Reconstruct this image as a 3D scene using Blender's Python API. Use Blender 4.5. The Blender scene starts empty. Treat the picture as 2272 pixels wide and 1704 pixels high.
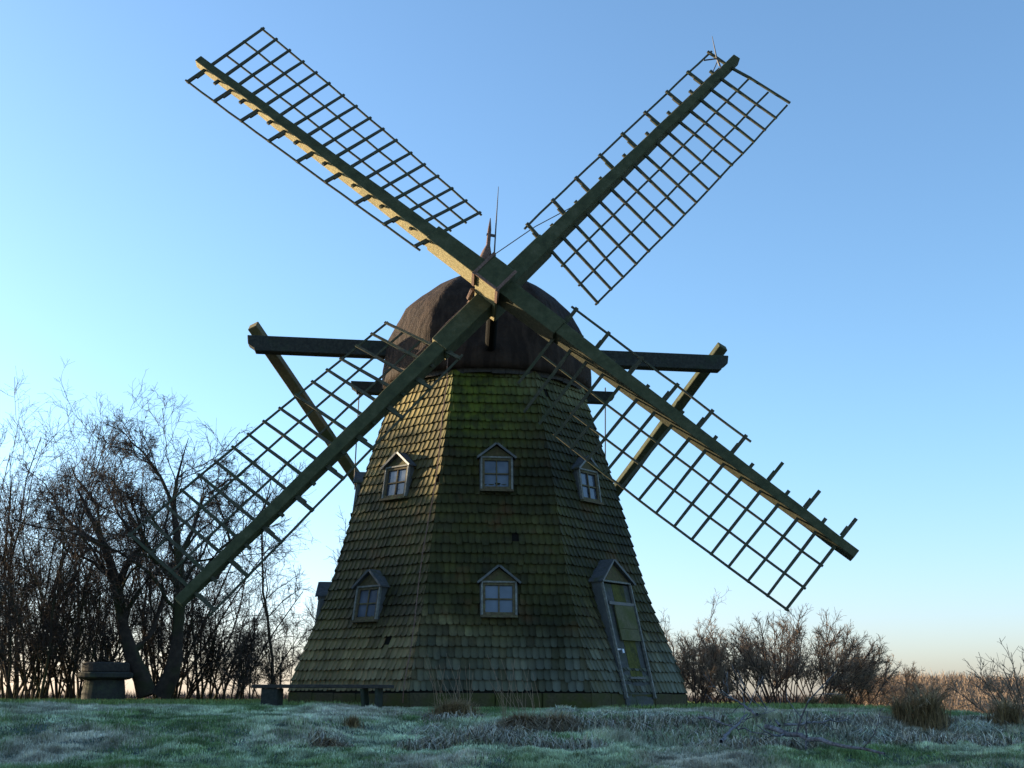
import bpy, math, random
import numpy as np
from mathutils import Vector
S=bpy.context.scene; COL=S.collection
rad=math.radians
# ---------------------------------------------------------------- camera, sky, sun, exposure
W,H,F=2272,1704,2682.0                      # size of the photograph, focal length in its pixels
TH,RHO=0.2529,0.0032
FW=np.array([0,math.cos(TH),math.sin(TH)]); UP0=np.array([0,-math.sin(TH),math.cos(TH)])
RT=np.array([math.cos(RHO),0,0])+math.sin(RHO)*UP0; UP=np.array([-math.sin(RHO),0,0])+math.cos(RHO)*UP0
from mathutils import Matrix
cd=bpy.data.cameras.new('camera'); cam=bpy.data.objects.new('camera',cd); COL.objects.link(cam)
cam.matrix_world=Matrix([[RT[0],UP[0],-FW[0],0],[RT[1],UP[1],-FW[1],0],[RT[2],UP[2],-FW[2],0],[0,0,0,1]])
cd.sensor_width=36; cd.lens=36*F/W; cd.clip_end=3000; cd.clip_start=.1
S.camera=cam; S.render.resolution_x=1024; S.render.resolution_y=768
def at(x,y,Y):                               # the point at distance Y that stands at a pixel of the photograph
    d=FW*F+RT*(x-W/2)+UP*(H/2-y); return d*(Y/d[1])
SUN_EL,SUN_BACK=rad(11),rad(21)              # low winter sun from the left, a little behind the mill
SD=np.array([-math.cos(SUN_BACK)*math.cos(SUN_EL),math.sin(SUN_BACK)*math.cos(SUN_EL),math.sin(SUN_EL)])
w=bpy.data.worlds.new('World'); S.world=w; w.use_nodes=True
nt=w.node_tree; nt.nodes.clear()
sky=nt.nodes.new('ShaderNodeTexSky'); sky.sky_type='NISHITA'; sky.sun_disc=False
sky.sun_elevation=SUN_EL; sky.sun_rotation=math.atan2(SD[0],SD[1])
sky.air_density=1.0; sky.dust_density=1.0; sky.ozone_density=3.2; sky.altitude=50
bg=nt.nodes.new('ShaderNodeBackground'); bg.inputs[1].default_value=.13
hs=nt.nodes.new('ShaderNodeHueSaturation'); hs.inputs['Saturation'].default_value=.97
wo=nt.nodes.new('ShaderNodeOutputWorld')
nt.links.new(sky.outputs[0],hs.inputs['Color']); tc=nt.nodes.new('ShaderNodeTexCoord'); sxyz=nt.nodes.new('ShaderNodeSeparateXYZ'); mr=nt.nodes.new('ShaderNodeMapRange')
mr.inputs[1].default_value=0; mr.inputs[2].default_value=.22; mr.interpolation_type='SMOOTHSTEP'
mx=nt.nodes.new('ShaderNodeMix'); mx.data_type='RGBA'; mx.inputs[6].default_value=(1.06,1.02,1.24,1); mx.inputs[7].default_value=(.98,1.07,1.09,1)
mu=nt.nodes.new('ShaderNodeMix'); mu.data_type='RGBA'; mu.blend_type='MULTIPLY'; mu.inputs[0].default_value=1
nt.links.new(tc.outputs['Generated'],sxyz.inputs[0]); nt.links.new(sxyz.outputs[2],mr.inputs[0]); nt.links.new(mr.outputs[0],mx.inputs[0])
nt.links.new(hs.outputs[0],mu.inputs[6]); nt.links.new(mx.outputs[2],mu.inputs[7]); nt.links.new(mu.outputs[2],bg.inputs[0]); nt.links.new(bg.outputs[0],wo.inputs[0])
sl=bpy.data.lights.new('sun','SUN'); sl.energy=5.0; sl.angle=rad(.53); sl.color=(1,.80,.52)
so=bpy.data.objects.new('sun',sl); COL.objects.link(so)
so.rotation_euler=Vector(SD).to_track_quat('Z','Y').to_euler()
S.view_settings.view_transform='Standard'; S.view_settings.look='None'; S.view_settings.exposure=1.36; S.view_settings.gamma=1
S.render.engine='CYCLES'; S.cycles.max_bounces=5

# ---------------------------------------------------------------- helpers
def tag(o,label=None,cat=None,group=None,kind=None):
    if label: o['label']=label
    if cat: o['category']=cat
    if group: o['group']=group
    if kind: o['kind']=kind
    return o
def empty(name,loc=(0,0,0)):
    o=bpy.data.objects.new(name,None); COL.objects.link(o); o.location=loc; o.empty_display_size=.1; return o
def link(name,me,mat,parent=None):
    o=bpy.data.objects.new(name,me); COL.objects.link(o)
    if mat: me.materials.append(mat)
    if parent is not None:
        o.parent=parent
        off=Vector((0,0,0)); q=parent
        while q is not None: off+=Vector(q.location); q=q.parent
        o.location=-off                       # meshes are written in world coordinates
    return o
def npmesh(name,V,quads=None,tris=None,col=None,smooth=False):
    me=bpy.data.meshes.new(name); V=np.ascontiguousarray(V,np.float32)
    nq=0 if quads is None else len(quads); ntr=0 if tris is None else len(tris)
    me.vertices.add(len(V)); me.vertices.foreach_set('co',V.ravel())
    loops=np.concatenate(([quads.ravel()] if nq else [])+([tris.ravel()] if ntr else [])).astype(np.int32)
    tot=np.concatenate([np.full(nq,4),np.full(ntr,3)]).astype(np.int32)
    st=np.concatenate([[0],np.cumsum(tot)[:-1]]).astype(np.int32)
    me.loops.add(len(loops)); me.loops.foreach_set('vertex_index',loops)
    me.polygons.add(len(tot)); me.polygons.foreach_set('loop_start',st); me.polygons.foreach_set('loop_total',tot)
    if smooth: me.polygons.foreach_set('use_smooth',np.ones(len(tot),bool))
    me.update(calc_edges=True)
    if col is not None:
        a=me.color_attributes.new('tint','FLOAT_COLOR','POINT'); c=np.ones((len(V),4),np.float32); c[:,:3]=col; a.data.foreach_set('color',c.ravel())
    return me
class MB:
    def __init__(s): s.v=[]; s.f=[]
    def add(s,vs,fs):
        b=len(s.v); s.v+= [tuple(map(float,p)) for p in vs]; s.f+=[tuple(b+i for i in f) for f in fs]; return s
    def beam(s,p0,p1,a,w0,t0,w1=None,t1=None,n=1,jit=0,seed=0):
        """bar from p0 to p1; a = direction of its width; w, t = width and thickness at both ends"""
        p0=np.array(p0,float); p1=np.array(p1,float); d=p1-p0; d/=np.linalg.norm(d)
        a=np.array(a,float); a-=d*(a@d); a/=np.linalg.norm(a); b=np.cross(d,a)
        w1=w0 if w1 is None else w1; t1=t0 if t1 is None else t1; r=random.Random(seed); vs=[]
        for i in range(n+1):
            t=i/n; c=p0+(p1-p0)*t; ww=(w0+(w1-w0)*t)/2; tt=(t0+(t1-t0)*t)/2
            if 0<i<n: c=c+a*r.uniform(-jit,jit)+b*r.uniform(-jit,jit)
            for sa,sb in ((-1,-1),(1,-1),(1,1),(-1,1)):
                vs.append(c+a*(sa*ww+r.uniform(-jit,jit)*.5)+b*(sb*tt+r.uniform(-jit,jit)*.5))
        fs=[(3,2,1,0),tuple(4*n+i for i in range(4))]
        for i in range(n):
            for k in range(4):
                fs.append((4*i+k,4*i+(k+1)%4,4*i+4+(k+1)%4,4*i+4+k))
        return s.add(vs,fs)
    def tube(s,pts,r,n=6):
        pts=[np.array(p,float) for p in pts]; r=[r]*len(pts) if not hasattr(r,'__len__') else r; vs=[]
        for i,p in enumerate(pts):
            d=pts[min(i+1,len(pts)-1)]-pts[max(i-1,0)]; d/=np.linalg.norm(d)
            a=np.cross(d,[.3,.9,.1] if abs(d[2])>.5 else [0,0,1]); a/=np.linalg.norm(a); b=np.cross(d,a)
            for k in range(n):
                t=2*math.pi*k/n; vs.append(p+r[i]*(a*math.cos(t)+b*math.sin(t)))
        fs=[tuple(range(n))[::-1],tuple((len(pts)-1)*n+k for k in range(n))]
        for i in range(len(pts)-1):
            for k in range(n): fs.append((i*n+k,i*n+(k+1)%n,i*n+n+(k+1)%n,i*n+n+k))
        return s.add(vs,fs)
    def prism(s,poly,off):
        """solid between a polygon of points and the same polygon moved by off"""
        n=len(poly); off=np.array(off); P=[np.array(p,float) for p in poly]
        return s.add(P+[p+off for p in P],[tuple(range(n)),tuple(range(n,2*n))[::-1]]+[(i,i+n,(i+1)%n+n,(i+1)%n) for i in range(n)])
    def lathe(s,prof,c,n=32,fn=None):
        vs=[]; 
        for r,z in prof:
            for k in range(n):
                t=2*math.pi*k/n; rr=r*(fn(t) if fn else 1); vs.append((c[0]+rr*math.cos(t),c[1]+rr*math.sin(t),c[2]+z))
        m=len(prof); fs=[tuple(range(n))[::-1],tuple((m-1)*n+k for k in range(n))]
        for i in range(m-1):
            for k in range(n): fs.append((i*n+k,i*n+(k+1)%n,i*n+n+(k+1)%n,i*n+n+k))
        return s.add(vs,fs)
    def build(s,name,mat,parent=None,bevel=0,smooth=False):
        me=bpy.data.meshes.new(name); me.from_pydata(s.v,[],s.f); me.validate()
        import bmesh
        bm=bmesh.new(); bm.from_mesh(me); bmesh.ops.recalc_face_normals(bm,faces=bm.faces)
        if bevel: bmesh.ops.bevel(bm,geom=list(bm.edges),offset=bevel,segments=1,affect='EDGES',clamp_overlap=True)
        if smooth:
            for f in bm.faces: f.smooth=True
        bm.to_mesh(me); bm.free()
        return link(name,me,mat,parent)

# value noise for placing things
_g=np.random.RandomState(5).rand(256,256)
def noise(x,y,s=1.0,o=0):
    x=np.asarray(x)*s+37.3+o*17.7; y=np.asarray(y)*s+91.1+o*7.3
    xi=np.floor(x).astype(int); yi=np.floor(y).astype(int); fx=x-xi; fy=y-yi; fx=fx*fx*(3-2*fx); fy=fy*fy*(3-2*fy)
    g=lambda a,b:_g[a%256,b%256]
    return (g(xi,yi)*(1-fx)+g(xi+1,yi)*fx)*(1-fy)+(g(xi,yi+1)*(1-fx)+g(xi+1,yi+1)*fx)*fy
def sstep(a,b,x):
    t=np.clip((np.asarray(x,float)-a)/(b-a),0,1); return t*t*(3-2*t)

# ---------------------------------------------------------------- materials
class NT:
    def __init__(s,name):
        s.m=bpy.data.materials.new(name); s.m.use_nodes=True; s.t=s.m.node_tree; s.b=s.t.nodes['Principled BSDF']
    def n(s,ty,**k):
        o=s.t.nodes.new('ShaderNode'+ty)
        for a,v in k.items(): setattr(o,a,v)
        return o
    def l(s,a,b): s.t.links.new(a,b)
    def noise(s,scale,detail=4,vec=None,rough=.55):
        o=s.n('TexNoise'); o.inputs['Scale'].default_value=scale; o.inputs['Detail'].default_value=detail; o.inputs['Roughness'].default_value=rough
        if vec is not None: s.l(vec,o.inputs['Vector'])
        return o.outputs['Fac']
    def ramp(s,fac,stops):
        o=s.n('ValToRGB'); e=o.color_ramp.elements
        while len(e)<len(stops): e.new(.5)
        for i,(p,c) in enumerate(stops): e[i].position=p; e[i].color=(*c,1) if len(c)==3 else c
        s.l(fac,o.inputs[0]); return o.outputs[0]
    def mix(s,f,a,b,mode='MIX'):
        o=s.n('Mix',data_type='RGBA',blend_type=mode)
        for v,k in ((f,0),(a,6),(b,7)):
            if isinstance(v,(int,float)): o.inputs[k].default_value=v
            elif isinstance(v,tuple): o.inputs[k].default_value=(*v,1)
            else: s.l(v,o.inputs[k])
        return o.outputs[2]
    def math(s,op,a,b=0,clamp=False):
        o=s.n('Math',operation=op,use_clamp=clamp)
        for v,k in ((a,0),(b,1)):
            if isinstance(v,(int,float)): o.inputs[k].default_value=v
            else: s.l(v,o.inputs[k])
        return o.outputs[0]
    def bump(s,h,st=.3,dist=.01):
        o=s.n('Bump'); o.inputs['Strength'].default_value=st; o.inputs['Distance'].default_value=dist; s.l(h,o.inputs['Height']); s.l(o.outputs[0],s.b.inputs['Normal'])
    def geo(s): return s.n('NewGeometry')
    def set(s,col=None,rough=.8,spec=.3):
        if isinstance(col,tuple): s.b.inputs['Base Color'].default_value=(*col,1)
        elif col is not None: s.l(col,s.b.inputs['Base Color'])
        if isinstance(rough,(int,float)): s.b.inputs['Roughness'].default_value=rough
        else: s.l(rough,s.b.inputs['Roughness'])
        s.b.inputs['Specular IOR Level'].default_value=spec; return s.m
def wood(name,c0,c1,c2,green=None,gs=1.2,gthr=.5,rough=.85,grain=18,spec=.2):
    N=NT(name); p=N.geo().outputs['Position']
    g=N.noise(grain,6,p,.7); base=N.ramp(g,[(.3,c0),(.5,c1),(.72,c2)])
    if green:
        m=N.noise(gs,5,p,.65); mk=N.ramp(m,[(gthr-.08,(0,0,0)),(gthr+.1,(1,1,1))]); base=N.mix(mk,base,green)
    N.bump(g,.5,.012); return N.set(base,rough,spec)
M={}
M['sail_wood']=wood('weathered_sail_wood',(.10,.085,.045),(.16,.14,.075),(.24,.21,.12),(.085,.1,.035),1.6,.52)
def sailwood(name,bare,algae_shade):  # pale tone on down-left faces paints in sunlight, dark green tone elsewhere adds shade
    N=NT(name); g_=N.geo(); p=g_.outputs['Position']
    d=N.n('VectorMath',operation='DOT_PRODUCT'); d.inputs[1].default_value=(.76,.0,.65); N.l(g_.outputs['True Normal'],d.inputs[0])
    mk=N.math('ADD',N.math('ADD',d.outputs['Value'],.9),N.math('MULTIPLY',N.math('SUBTRACT',N.noise(2.5,5,p,.65),.5),.9)); mk=N.ramp(mk,[(.15,(0,0,0)),(.55,(1,1,1))])
    g=N.noise(20,6,p,.7); a=N.ramp(g,[(.3,bare[0]),(.5,bare[1]),(.72,bare[2])]); b=N.ramp(N.noise(6,6,p,.7),[(.3,algae_shade[0]),(.5,algae_shade[1]),(.7,algae_shade[2])])
    N.bump(g,.6,.012); return N.set(N.mix(mk,a,b),.85,.2)
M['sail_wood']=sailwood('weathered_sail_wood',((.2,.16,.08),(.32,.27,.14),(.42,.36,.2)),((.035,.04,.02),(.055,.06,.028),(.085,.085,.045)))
M['shaded_algae_wood']=sailwood('shaded_algae_sail_wood',((.03,.032,.018),(.05,.05,.03),(.08,.075,.045)),((.035,.04,.02),(.055,.06,.028),(.085,.085,.045)))  # copy without the pale sunward sides, so shade is painted into it
M['bar_wood']=wood('lattice_wood',(.035,.035,.025),(.06,.058,.038),(.11,.10,.065),(.045,.055,.03),2.5,.55)
M['beam_wood']=wood('tarred_beam_wood',(.02,.02,.02),(.035,.038,.032),(.06,.06,.05),(.035,.05,.028),1.5,.6)
M['brace_wood']=wood('brace_wood',(.10,.085,.045),(.15,.12,.06),(.2,.16,.08),(.07,.085,.035),1.2,.55)
M['dark_wood']=wood('dark_old_wood',(.03,.028,.025),(.05,.045,.04),(.08,.07,.055))
M['grey_wood']=wood('grey_door_wood',(.05,.05,.05),(.07,.072,.07),(.10,.105,.10),(.05,.06,.025),2.2,.58)
M['moss_wood']=wood('mossy_door_wood',(.05,.05,.014),(.08,.08,.018),(.11,.11,.025),(.035,.038,.015),5,.6)
M['board']=wood('pale_board',(.085,.08,.045),(.11,.105,.055),(.14,.13,.075),(.08,.085,.03),2,.5)
M['gable_wood']=wood('gable_board',(.06,.05,.025),(.09,.07,.035),(.13,.1,.05),(.08,.08,.03),5,.55)
M['frame']=wood('weathered_white_paint',(.10,.10,.09),(.17,.17,.15),(.30,.30,.27),None,rough=.6)
M['sash']=wood('brown_sash_wood',(.07,.055,.03),(.11,.085,.05),(.16,.13,.08),(.13,.14,.06),9,.6)
M['zinc']=wood('grey_zinc',(.05,.052,.052),(.075,.08,.08),(.11,.115,.115),None,rough=.5,grain=5,spec=.5)
M['roof_felt']=wood('dormer_roof_felt',(.05,.055,.06),(.08,.085,.09),(.12,.12,.12),(.07,.07,.035),5,.6)
M['stone']=wood('mossy_stone',(.04,.032,.018),(.065,.055,.028),(.09,.075,.04),(.055,.058,.014),2.5,.5,grain=25)
M['concrete']=wood('old_concrete',(.032,.032,.028),(.048,.048,.042),(.065,.065,.055),(.07,.08,.05),3,.58,grain=20)
N=NT('shade_black_iron'); M['shade_black']=N.set((.008,.007,.006),.9,.1)  # near-black colour stands in for shade on the shaft neck
N=NT('iron'); M['iron']=N.set((.05,.045,.045),.6,.4)
N=NT('rusty_iron'); M['rust']=N.set(N.ramp(N.noise(30,4,N.geo().outputs['Position']),[(.3,(.09,.05,.035)),(.7,(.2,.12,.09))]),.8,.3)
N=NT('steel_lock'); N.b.inputs['Metallic'].default_value=.6; M['steel']=N.set((.45,.45,.48),.35,.5)
N=NT('window_glass'); M['glass']=N.set(N.ramp(N.noise(2.5,2,N.geo().outputs['Position']),[(.3,(.05,.06,.08)),(.7,(.12,.14,.18))]),.12,.6)
# cap felt
N=NT('cap_felt'); p=N.geo().outputs['Position']; a=N.noise(1.2,6,p,.7); b=N.noise(9,5,p,.6)
mp=N.n('Mapping'); mp.inputs['Scale'].default_value=(6,6,.7); N.l(p,mp.inputs[0]); st=N.noise(1.0,5,mp.outputs[0],.6)
c=N.mix(N.ramp(st,[(.45,(0,0,0)),(.62,(.8,.8,.8))]),N.ramp(a,[(.3,(.015,.009,.006)),(.7,(.029,.018,.012))]),(.048,.030,.020))
c=N.mix(N.ramp(b,[(.62,(0,0,0)),(.75,(.5,.5,.5))]),c,(.02,.018,.018))
N.bump(N.math('ADD',N.math('ADD',a,N.math('MULTIPLY',b,.3)),N.math('MULTIPLY',st,.8)),.8,.07); M['felt']=N.set(c,.8,.12)
# shingles
N=NT('wood_shingles'); g=N.geo(); p=g.outputs['Position']; rnd=g.outputs['Random Per Island']
sx=N.n('SeparateXYZ'); N.l(p,sx.inputs[0]); z=sx.outputs['Z']; X=sx.outputs['X']
base=N.ramp(rnd,[(0,(.022,.02,.016)),(.2,(.07,.058,.042)),(.4,(.04,.042,.04)),(.6,(.095,.082,.06)),(.75,(.05,.045,.034)),(.9,(.12,.105,.085)),(1,(.18,.17,.145))])
mp=N.n('Mapping'); mp.inputs['Scale'].default_value=(14,14,2.2); N.l(p,mp.inputs[0]); gr=N.noise(2.5,6,mp.outputs[0],.7)
base=N.mix(.55,base,N.ramp(gr,[(.3,(.35,.35,.35)),(.7,(1.5,1.5,1.5))]),'MULTIPLY')
n1=N.noise(.85,5,p,.6)
# moss: strong in the middle and upper part, little on the lowest rows and just below the cap
mz=N.n('MapRange'); mz.inputs[1].default_value=.3; mz.inputs[2].default_value=1.9; N.l(z,mz.inputs[0])
mt=N.n('MapRange'); mt.inputs[1].default_value=5.45; mt.inputs[2].default_value=5.0; N.l(z,mt.inputs[0])
mm=N.math('MULTIPLY',mz.outputs[0],mt.outputs[0])
mossf=N.math('ADD',n1,N.math('MULTIPLY',N.math('SUBTRACT',mm,.55),.34))
mossf=N.math('ADD',mossf,N.math('MULTIPLY',N.math('SUBTRACT',rnd,.5),.12))
mk=N.ramp(mossf,[(.40,(0,0,0)),(.60,(1,1,1))])
mossc=N.ramp(N.noise(4,4,p),[(.3,(.022,.024,.008)),(.6,(.042,.044,.012)),(.8,(.065,.068,.012))])
col=N.mix(N.math('MULTIPLY',mk,.85),base,mossc)
# vivid moss patch high on the left half of the front face
vx=N.n('MapRange'); vx.inputs[1].default_value=.75; vx.inputs[2].default_value=-.6; N.l(X,vx.inputs[0])
vz=N.n('MapRange'); vz.inputs[1].default_value=3.7; vz.inputs[2].default_value=4.9; N.l(z,vz.inputs[0])
vy=N.n('MapRange'); vy.inputs[1].default_value=-1.25; vy.inputs[2].default_value=-1.0; N.l(X,vy.inputs[0])
v=N.math('MULTIPLY',N.math('MULTIPLY',N.math('MULTIPLY',vx.outputs[0],vz.outputs[0]),vy.outputs[0]),N.ramp(N.noise(1.7,4,p),[(.36,(0,0,0)),(.52,(1,1,1))]))
# dark weathered stains, rusty blush
col=N.mix(N.ramp(N.noise(1.1,5,p,.7),[(.56,(0,0,0)),(.72,(.65,.65,.65))]),col,(.022,.02,.014))
mp2=N.n('Mapping'); mp2.inputs['Location'].default_value=(5,3,9); N.l(p,mp2.inputs[0])
col=N.mix(N.ramp(N.noise(1.3,4,mp2.outputs[0],.6),[(.58,(0,0,0)),(.72,(.6,.6,.6))]),col,(.10,.045,.025))
# pale grey frost on the flared skirt
fr=N.n('MapRange'); fr.inputs[1].default_value=1.1; fr.inputs[2].default_value=.35; N.l(z,fr.inputs[0])
fx=N.n('MapRange'); fx.inputs[1].default_value=-3; fx.inputs[2].default_value=2.2; fx.inputs[3].default_value=.25; fx.inputs[4].default_value=1; N.l(X,fx.inputs[0])
col=N.mix(N.math('MULTIPLY',N.math('MULTIPLY',fr.outputs[0],fx.outputs[0]),N.math('ADD',.35,N.math('MULTIPLY',rnd,.4))),col,(.12,.135,.135))
# pale grey shingles in the top rows right of the mossy corner
tg=N.n('MapRange'); tg.inputs[1].default_value=5.0; tg.inputs[2].default_value=5.35; N.l(z,tg.inputs[0])
tx=N.n('MapRange'); tx.inputs[1].default_value=-.9; tx.inputs[2].default_value=-.3; N.l(X,tx.inputs[0])
col=N.mix(N.math('MULTIPLY',N.math('MULTIPLY',tg.outputs[0],tx.outputs[0]),N.math('ADD',.45,N.math('MULTIPLY',rnd,.4))),col,(.17,.18,.16))
# left front side: less mossy and browner, also lightened as painted sunlight
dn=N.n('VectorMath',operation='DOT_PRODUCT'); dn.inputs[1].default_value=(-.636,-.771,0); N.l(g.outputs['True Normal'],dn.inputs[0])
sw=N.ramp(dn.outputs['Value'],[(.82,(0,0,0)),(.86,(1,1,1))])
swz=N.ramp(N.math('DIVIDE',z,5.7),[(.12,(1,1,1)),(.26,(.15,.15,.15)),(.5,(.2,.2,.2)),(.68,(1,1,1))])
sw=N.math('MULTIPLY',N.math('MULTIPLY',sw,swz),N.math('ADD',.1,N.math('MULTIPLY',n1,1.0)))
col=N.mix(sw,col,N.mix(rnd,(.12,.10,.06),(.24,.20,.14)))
# large dark and light patches
pt=N.noise(.9,3,mp2.outputs[0],.5)
col=N.mix(1.0,col,N.ramp(pt,[(.36,(.55,.55,.5)),(.64,(1.25,1.2,1.2))]),'MULTIPLY')
col=N.mix(1.0,col,(.98,.92,.45),'MULTIPLY')
col=N.mix(N.math('MULTIPLY',v,.9),col,N.mix(N.ramp(N.noise(5,4,p),[(.4,(0,0,0)),(.6,(1,1,1))]),(.035,.045,.004),(.10,.125,.008)))
col=N.mix(N.math('MULTIPLY',N.math('MULTIPLY',fr.outputs[0],fx.outputs[0]),N.math('MULTIPLY',rnd,.55)),col,(.15,.165,.15))
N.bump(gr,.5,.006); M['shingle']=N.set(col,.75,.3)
N=NT('under_boarding'); M['under']=N.set((.012,.011,.009),.95,.1)
def bark(name,c0,c1,c2,green=None):
    return wood(name,c0,c1,c2,green,1.2,.55,.9,7,.1)
M['bark']=bark('dark_bark',(.03,.024,.02),(.05,.038,.03),(.08,.06,.045),(.05,.055,.025))
M['twig']=bark('brown_twigs',(.05,.035,.03),(.08,.055,.045),(.12,.09,.07))
M['twig_dark']=bark('dark_twigs',(.06,.046,.038),(.10,.076,.06),(.16,.125,.10))
M['twig_warm']=bark('warm_twigs',(.18,.125,.085),(.27,.19,.13),(.38,.28,.2))
M['ever']=bark('evergreen_leaves',(.012,.02,.01),(.02,.03,.014),(.035,.045,.02))
N=NT('grass_blades'); at_=N.n('Attribute'); at_.attribute_name='tint'; c=at_.outputs['Color']; M['grass']=N.set(c,.8,.15)
N=NT('turf'); p=N.geo().outputs['Position']; M['ground']=N.set(N.mix(N.ramp(N.noise(3,6,p,.7),[(.4,(0,0,0)),(.6,(1,1,1))]),(.045,.07,.04),N.ramp(N.noise(14,5,p),[(.3,(.05,.06,.05)),(.7,(.16,.21,.18))])),.9,.1)
N=NT('far_field'); p=N.geo().outputs['Position']; M['field']=N.set(N.ramp(N.noise(.06,6,p),[(.3,(.10,.07,.045)),(.6,(.16,.11,.07)),(.8,(.09,.10,.05))]),.95,.1)

# ---------------------------------------------------------------- ground
def gz(x,y):
    x=np.asarray(x,float); y=np.asarray(y,float)
    lawn=-1.6+.07*np.clip(y,-30,15)
    by=15.0+.5*(noise(x,0*x,.5)-.5)
    bank=sstep(by,by+1.5,y)
    top=-.32+.11*sstep(16.8,19,y)+0*x
    right=lawn*(1-bank)+top*bank
    left=-1.6+.07*np.clip(y,-30,15)+ .375*sstep(13.2,18.3,y)
    k=sstep(-2.8,-.3,x); z=left*(1-k)+right*k
    z=z-.45*sstep(6.2,9.5,x)*sstep(14,20,y)
    back=sstep(33,60,y); z=z*(1-back)+(-2.5)*back
    out=sstep(18,60,np.abs(x)); z=z*(1-out)+np.where(y>20,-2.5,-1.6)*out
    m=(1-sstep(40,60,np.hypot(x,y-15)))
    under=(1-np.exp(-((np.asarray(x)+.5)**2+(y-22.7)**2)/9.))
    m=m*(1-.8*sstep(15.6,16.6,y))
    z=z+m*under*(.12*(noise(x,y,.9)-.5)+.09*(noise(x,y,2.2,1)-.5)+.06*(noise(x,y,6,2)-.5))
    # dark undercut at the foot of the bank on the right
    z=z-.14*np.exp(-((y-15.1)/.35)**2)*sstep(1.0,2.2,x)*(1-sstep(6.5,8,x))
    return z
xs=np.concatenate([-np.geomspace(1500,12,40),np.arange(-11.9,11.95,.1),np.geomspace(12,1500,40)])
ys=np.concatenate([np.linspace(-40,8,30),np.arange(8.1,24,.1),np.arange(24,45,.6),np.geomspace(45,2500,45)])
GX,GY=np.meshgrid(xs,ys); GZ=gz(GX,GY); nx,ny=len(xs),len(ys)
i=np.arange(nx*ny).reshape(ny,nx); q=np.stack([i[:-1,:-1],i[:-1,1:],i[1:,1:],i[1:,:-1]],-1).reshape(-1,4)
tag(link('ground',npmesh('ground',np.stack([GX,GY,GZ],-1).reshape(-1,3),q,smooth=True),M['ground']),'frosted grassy ground rising to the windmill',kind='structure')

# ---------------------------------------------------------------- windmill
CX,CY,PSI=-.4848,22.7243,.0953
Z0,Z1=.075,5.70
ZK=np.array([0,.12,.3,.6,1.]); RK=np.array([3.7,3.431,3.015,2.557,1.86])
from numpy import interp
def Rz(z):                                   # corner radius of the smock, smooth between the knots
    t=(np.asarray(z,float)-Z0)/(Z1-Z0); d=.05
    return (interp(t-d,ZK,RK)+interp(t,ZK,RK)+interp(t+d,ZK,RK))/3+np.where(t<0,-t*2.3,0)*1.0
A8=math.cos(math.pi/8); T8=math.tan(math.pi/8)
mill=empty('windmill',(CX,CY,-.15))
tag(mill,'old wooden smock windmill clad in mossy round-cut shingles, four lattice sails set as a cross','windmill')
def face(k):                                 # k=0 front, -1 left front, 1 right front ...
    a=-math.pi/2+PSI+k*math.pi/4; n=np.array([math.cos(a),math.sin(a),0]); return n,np.array([-math.sin(a),math.cos(a),0])
rng=np.random.RandomState(3)
rows=33; dz=(Z1-Z0)/rows
SV=[];SQ=[];ST=[];sb=0
UV,UF=[],[]
shape=[(-.5,1),(-.5,.19),(-.42,.06),(-.22,0),(.22,0),(.42,.06),(.5,.19),(.5,1)]
for k in range(8):
    n,t=face(k)
    for j in range(-1,rows):
        zb=Z0+j*dz if j>=0 else Z0-.05
        if j<0: continue
        half0=Rz(zb)*A8*T8
        x=-half0-rng.rand()*.1
        jz=rng.uniform(-.006,.006)
        while x<half0:
            ww=rng.uniform(.095,.135); x1=x+ww
            tilt=rng.normal(0,.012); lift=.001*rng.rand()+(.012*rng.rand() if rng.rand()<.07 else 0); dzb=rng.normal(0,.006)+jz
            if rng.rand()<.0015: x=x1; continue
            if rng.rand()<.02: dzb-=.03
            pts=[]
            for layer in (0,1):
                for (sx_,sy_) in shape:
                    hh=dz*1.25; zz=zb+sy_*hh+dzb*(1-sy_); zz=max(zz,Z0-.06)
                    hw=float(Rz(zz))*A8*T8+.012
                    xx=(x+x1)/2+sx_*(ww-.002)+tilt*(sy_-.5)*dz
                    xx=min(max(xx,-hw),hw)
                    out=(.046+lift)*(1-sy_)+.004*sy_ - (0 if layer==0 else .020)
                    r=float(Rz(zz))*A8+out
                    pts.append((CX+n[0]*r+t[0]*xx,CY+n[1]*r+t[1]*xx,zz))
            SV+=pts; m=8
            for i in range(m-1): SQ.append((sb+i+m,sb+i,sb+i+1,sb+i+1+m)) if i!=7 else None
            ST+= [(sb,sb+7,sb+1),(sb+7,sb+6,sb+1),(sb+1,sb+6,sb+2),(sb+6,sb+5,sb+2),(sb+2,sb+5,sb+3),(sb+5,sb+4,sb+3)]
            sb+=16; x=x1
wall_me=npmesh('shingle_wall',np.array(SV),np.array(SQ),np.array(ST)[:,::-1])
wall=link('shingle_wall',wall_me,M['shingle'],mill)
mb=MB()
zz=np.linspace(Z0-.05,Z1+.05,30)
ring=[[(CX+float(Rz(z))*math.cos(-math.pi/2+PSI+(i+.5)*math.pi/4),CY+float(Rz(z))*math.sin(-math.pi/2+PSI+(i+.5)*math.pi/4),z) for i in range(8)] for z in zz]
mb.add([p for r in ring for p in r],[(8*a+i,8*a+(i+1)%8,8*a+8+(i+1)%8,8*a+8+i) for a in range(29) for i in range(8)]+[tuple(range(8))])
mb.build('boarding',M['under'],wall)
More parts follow.
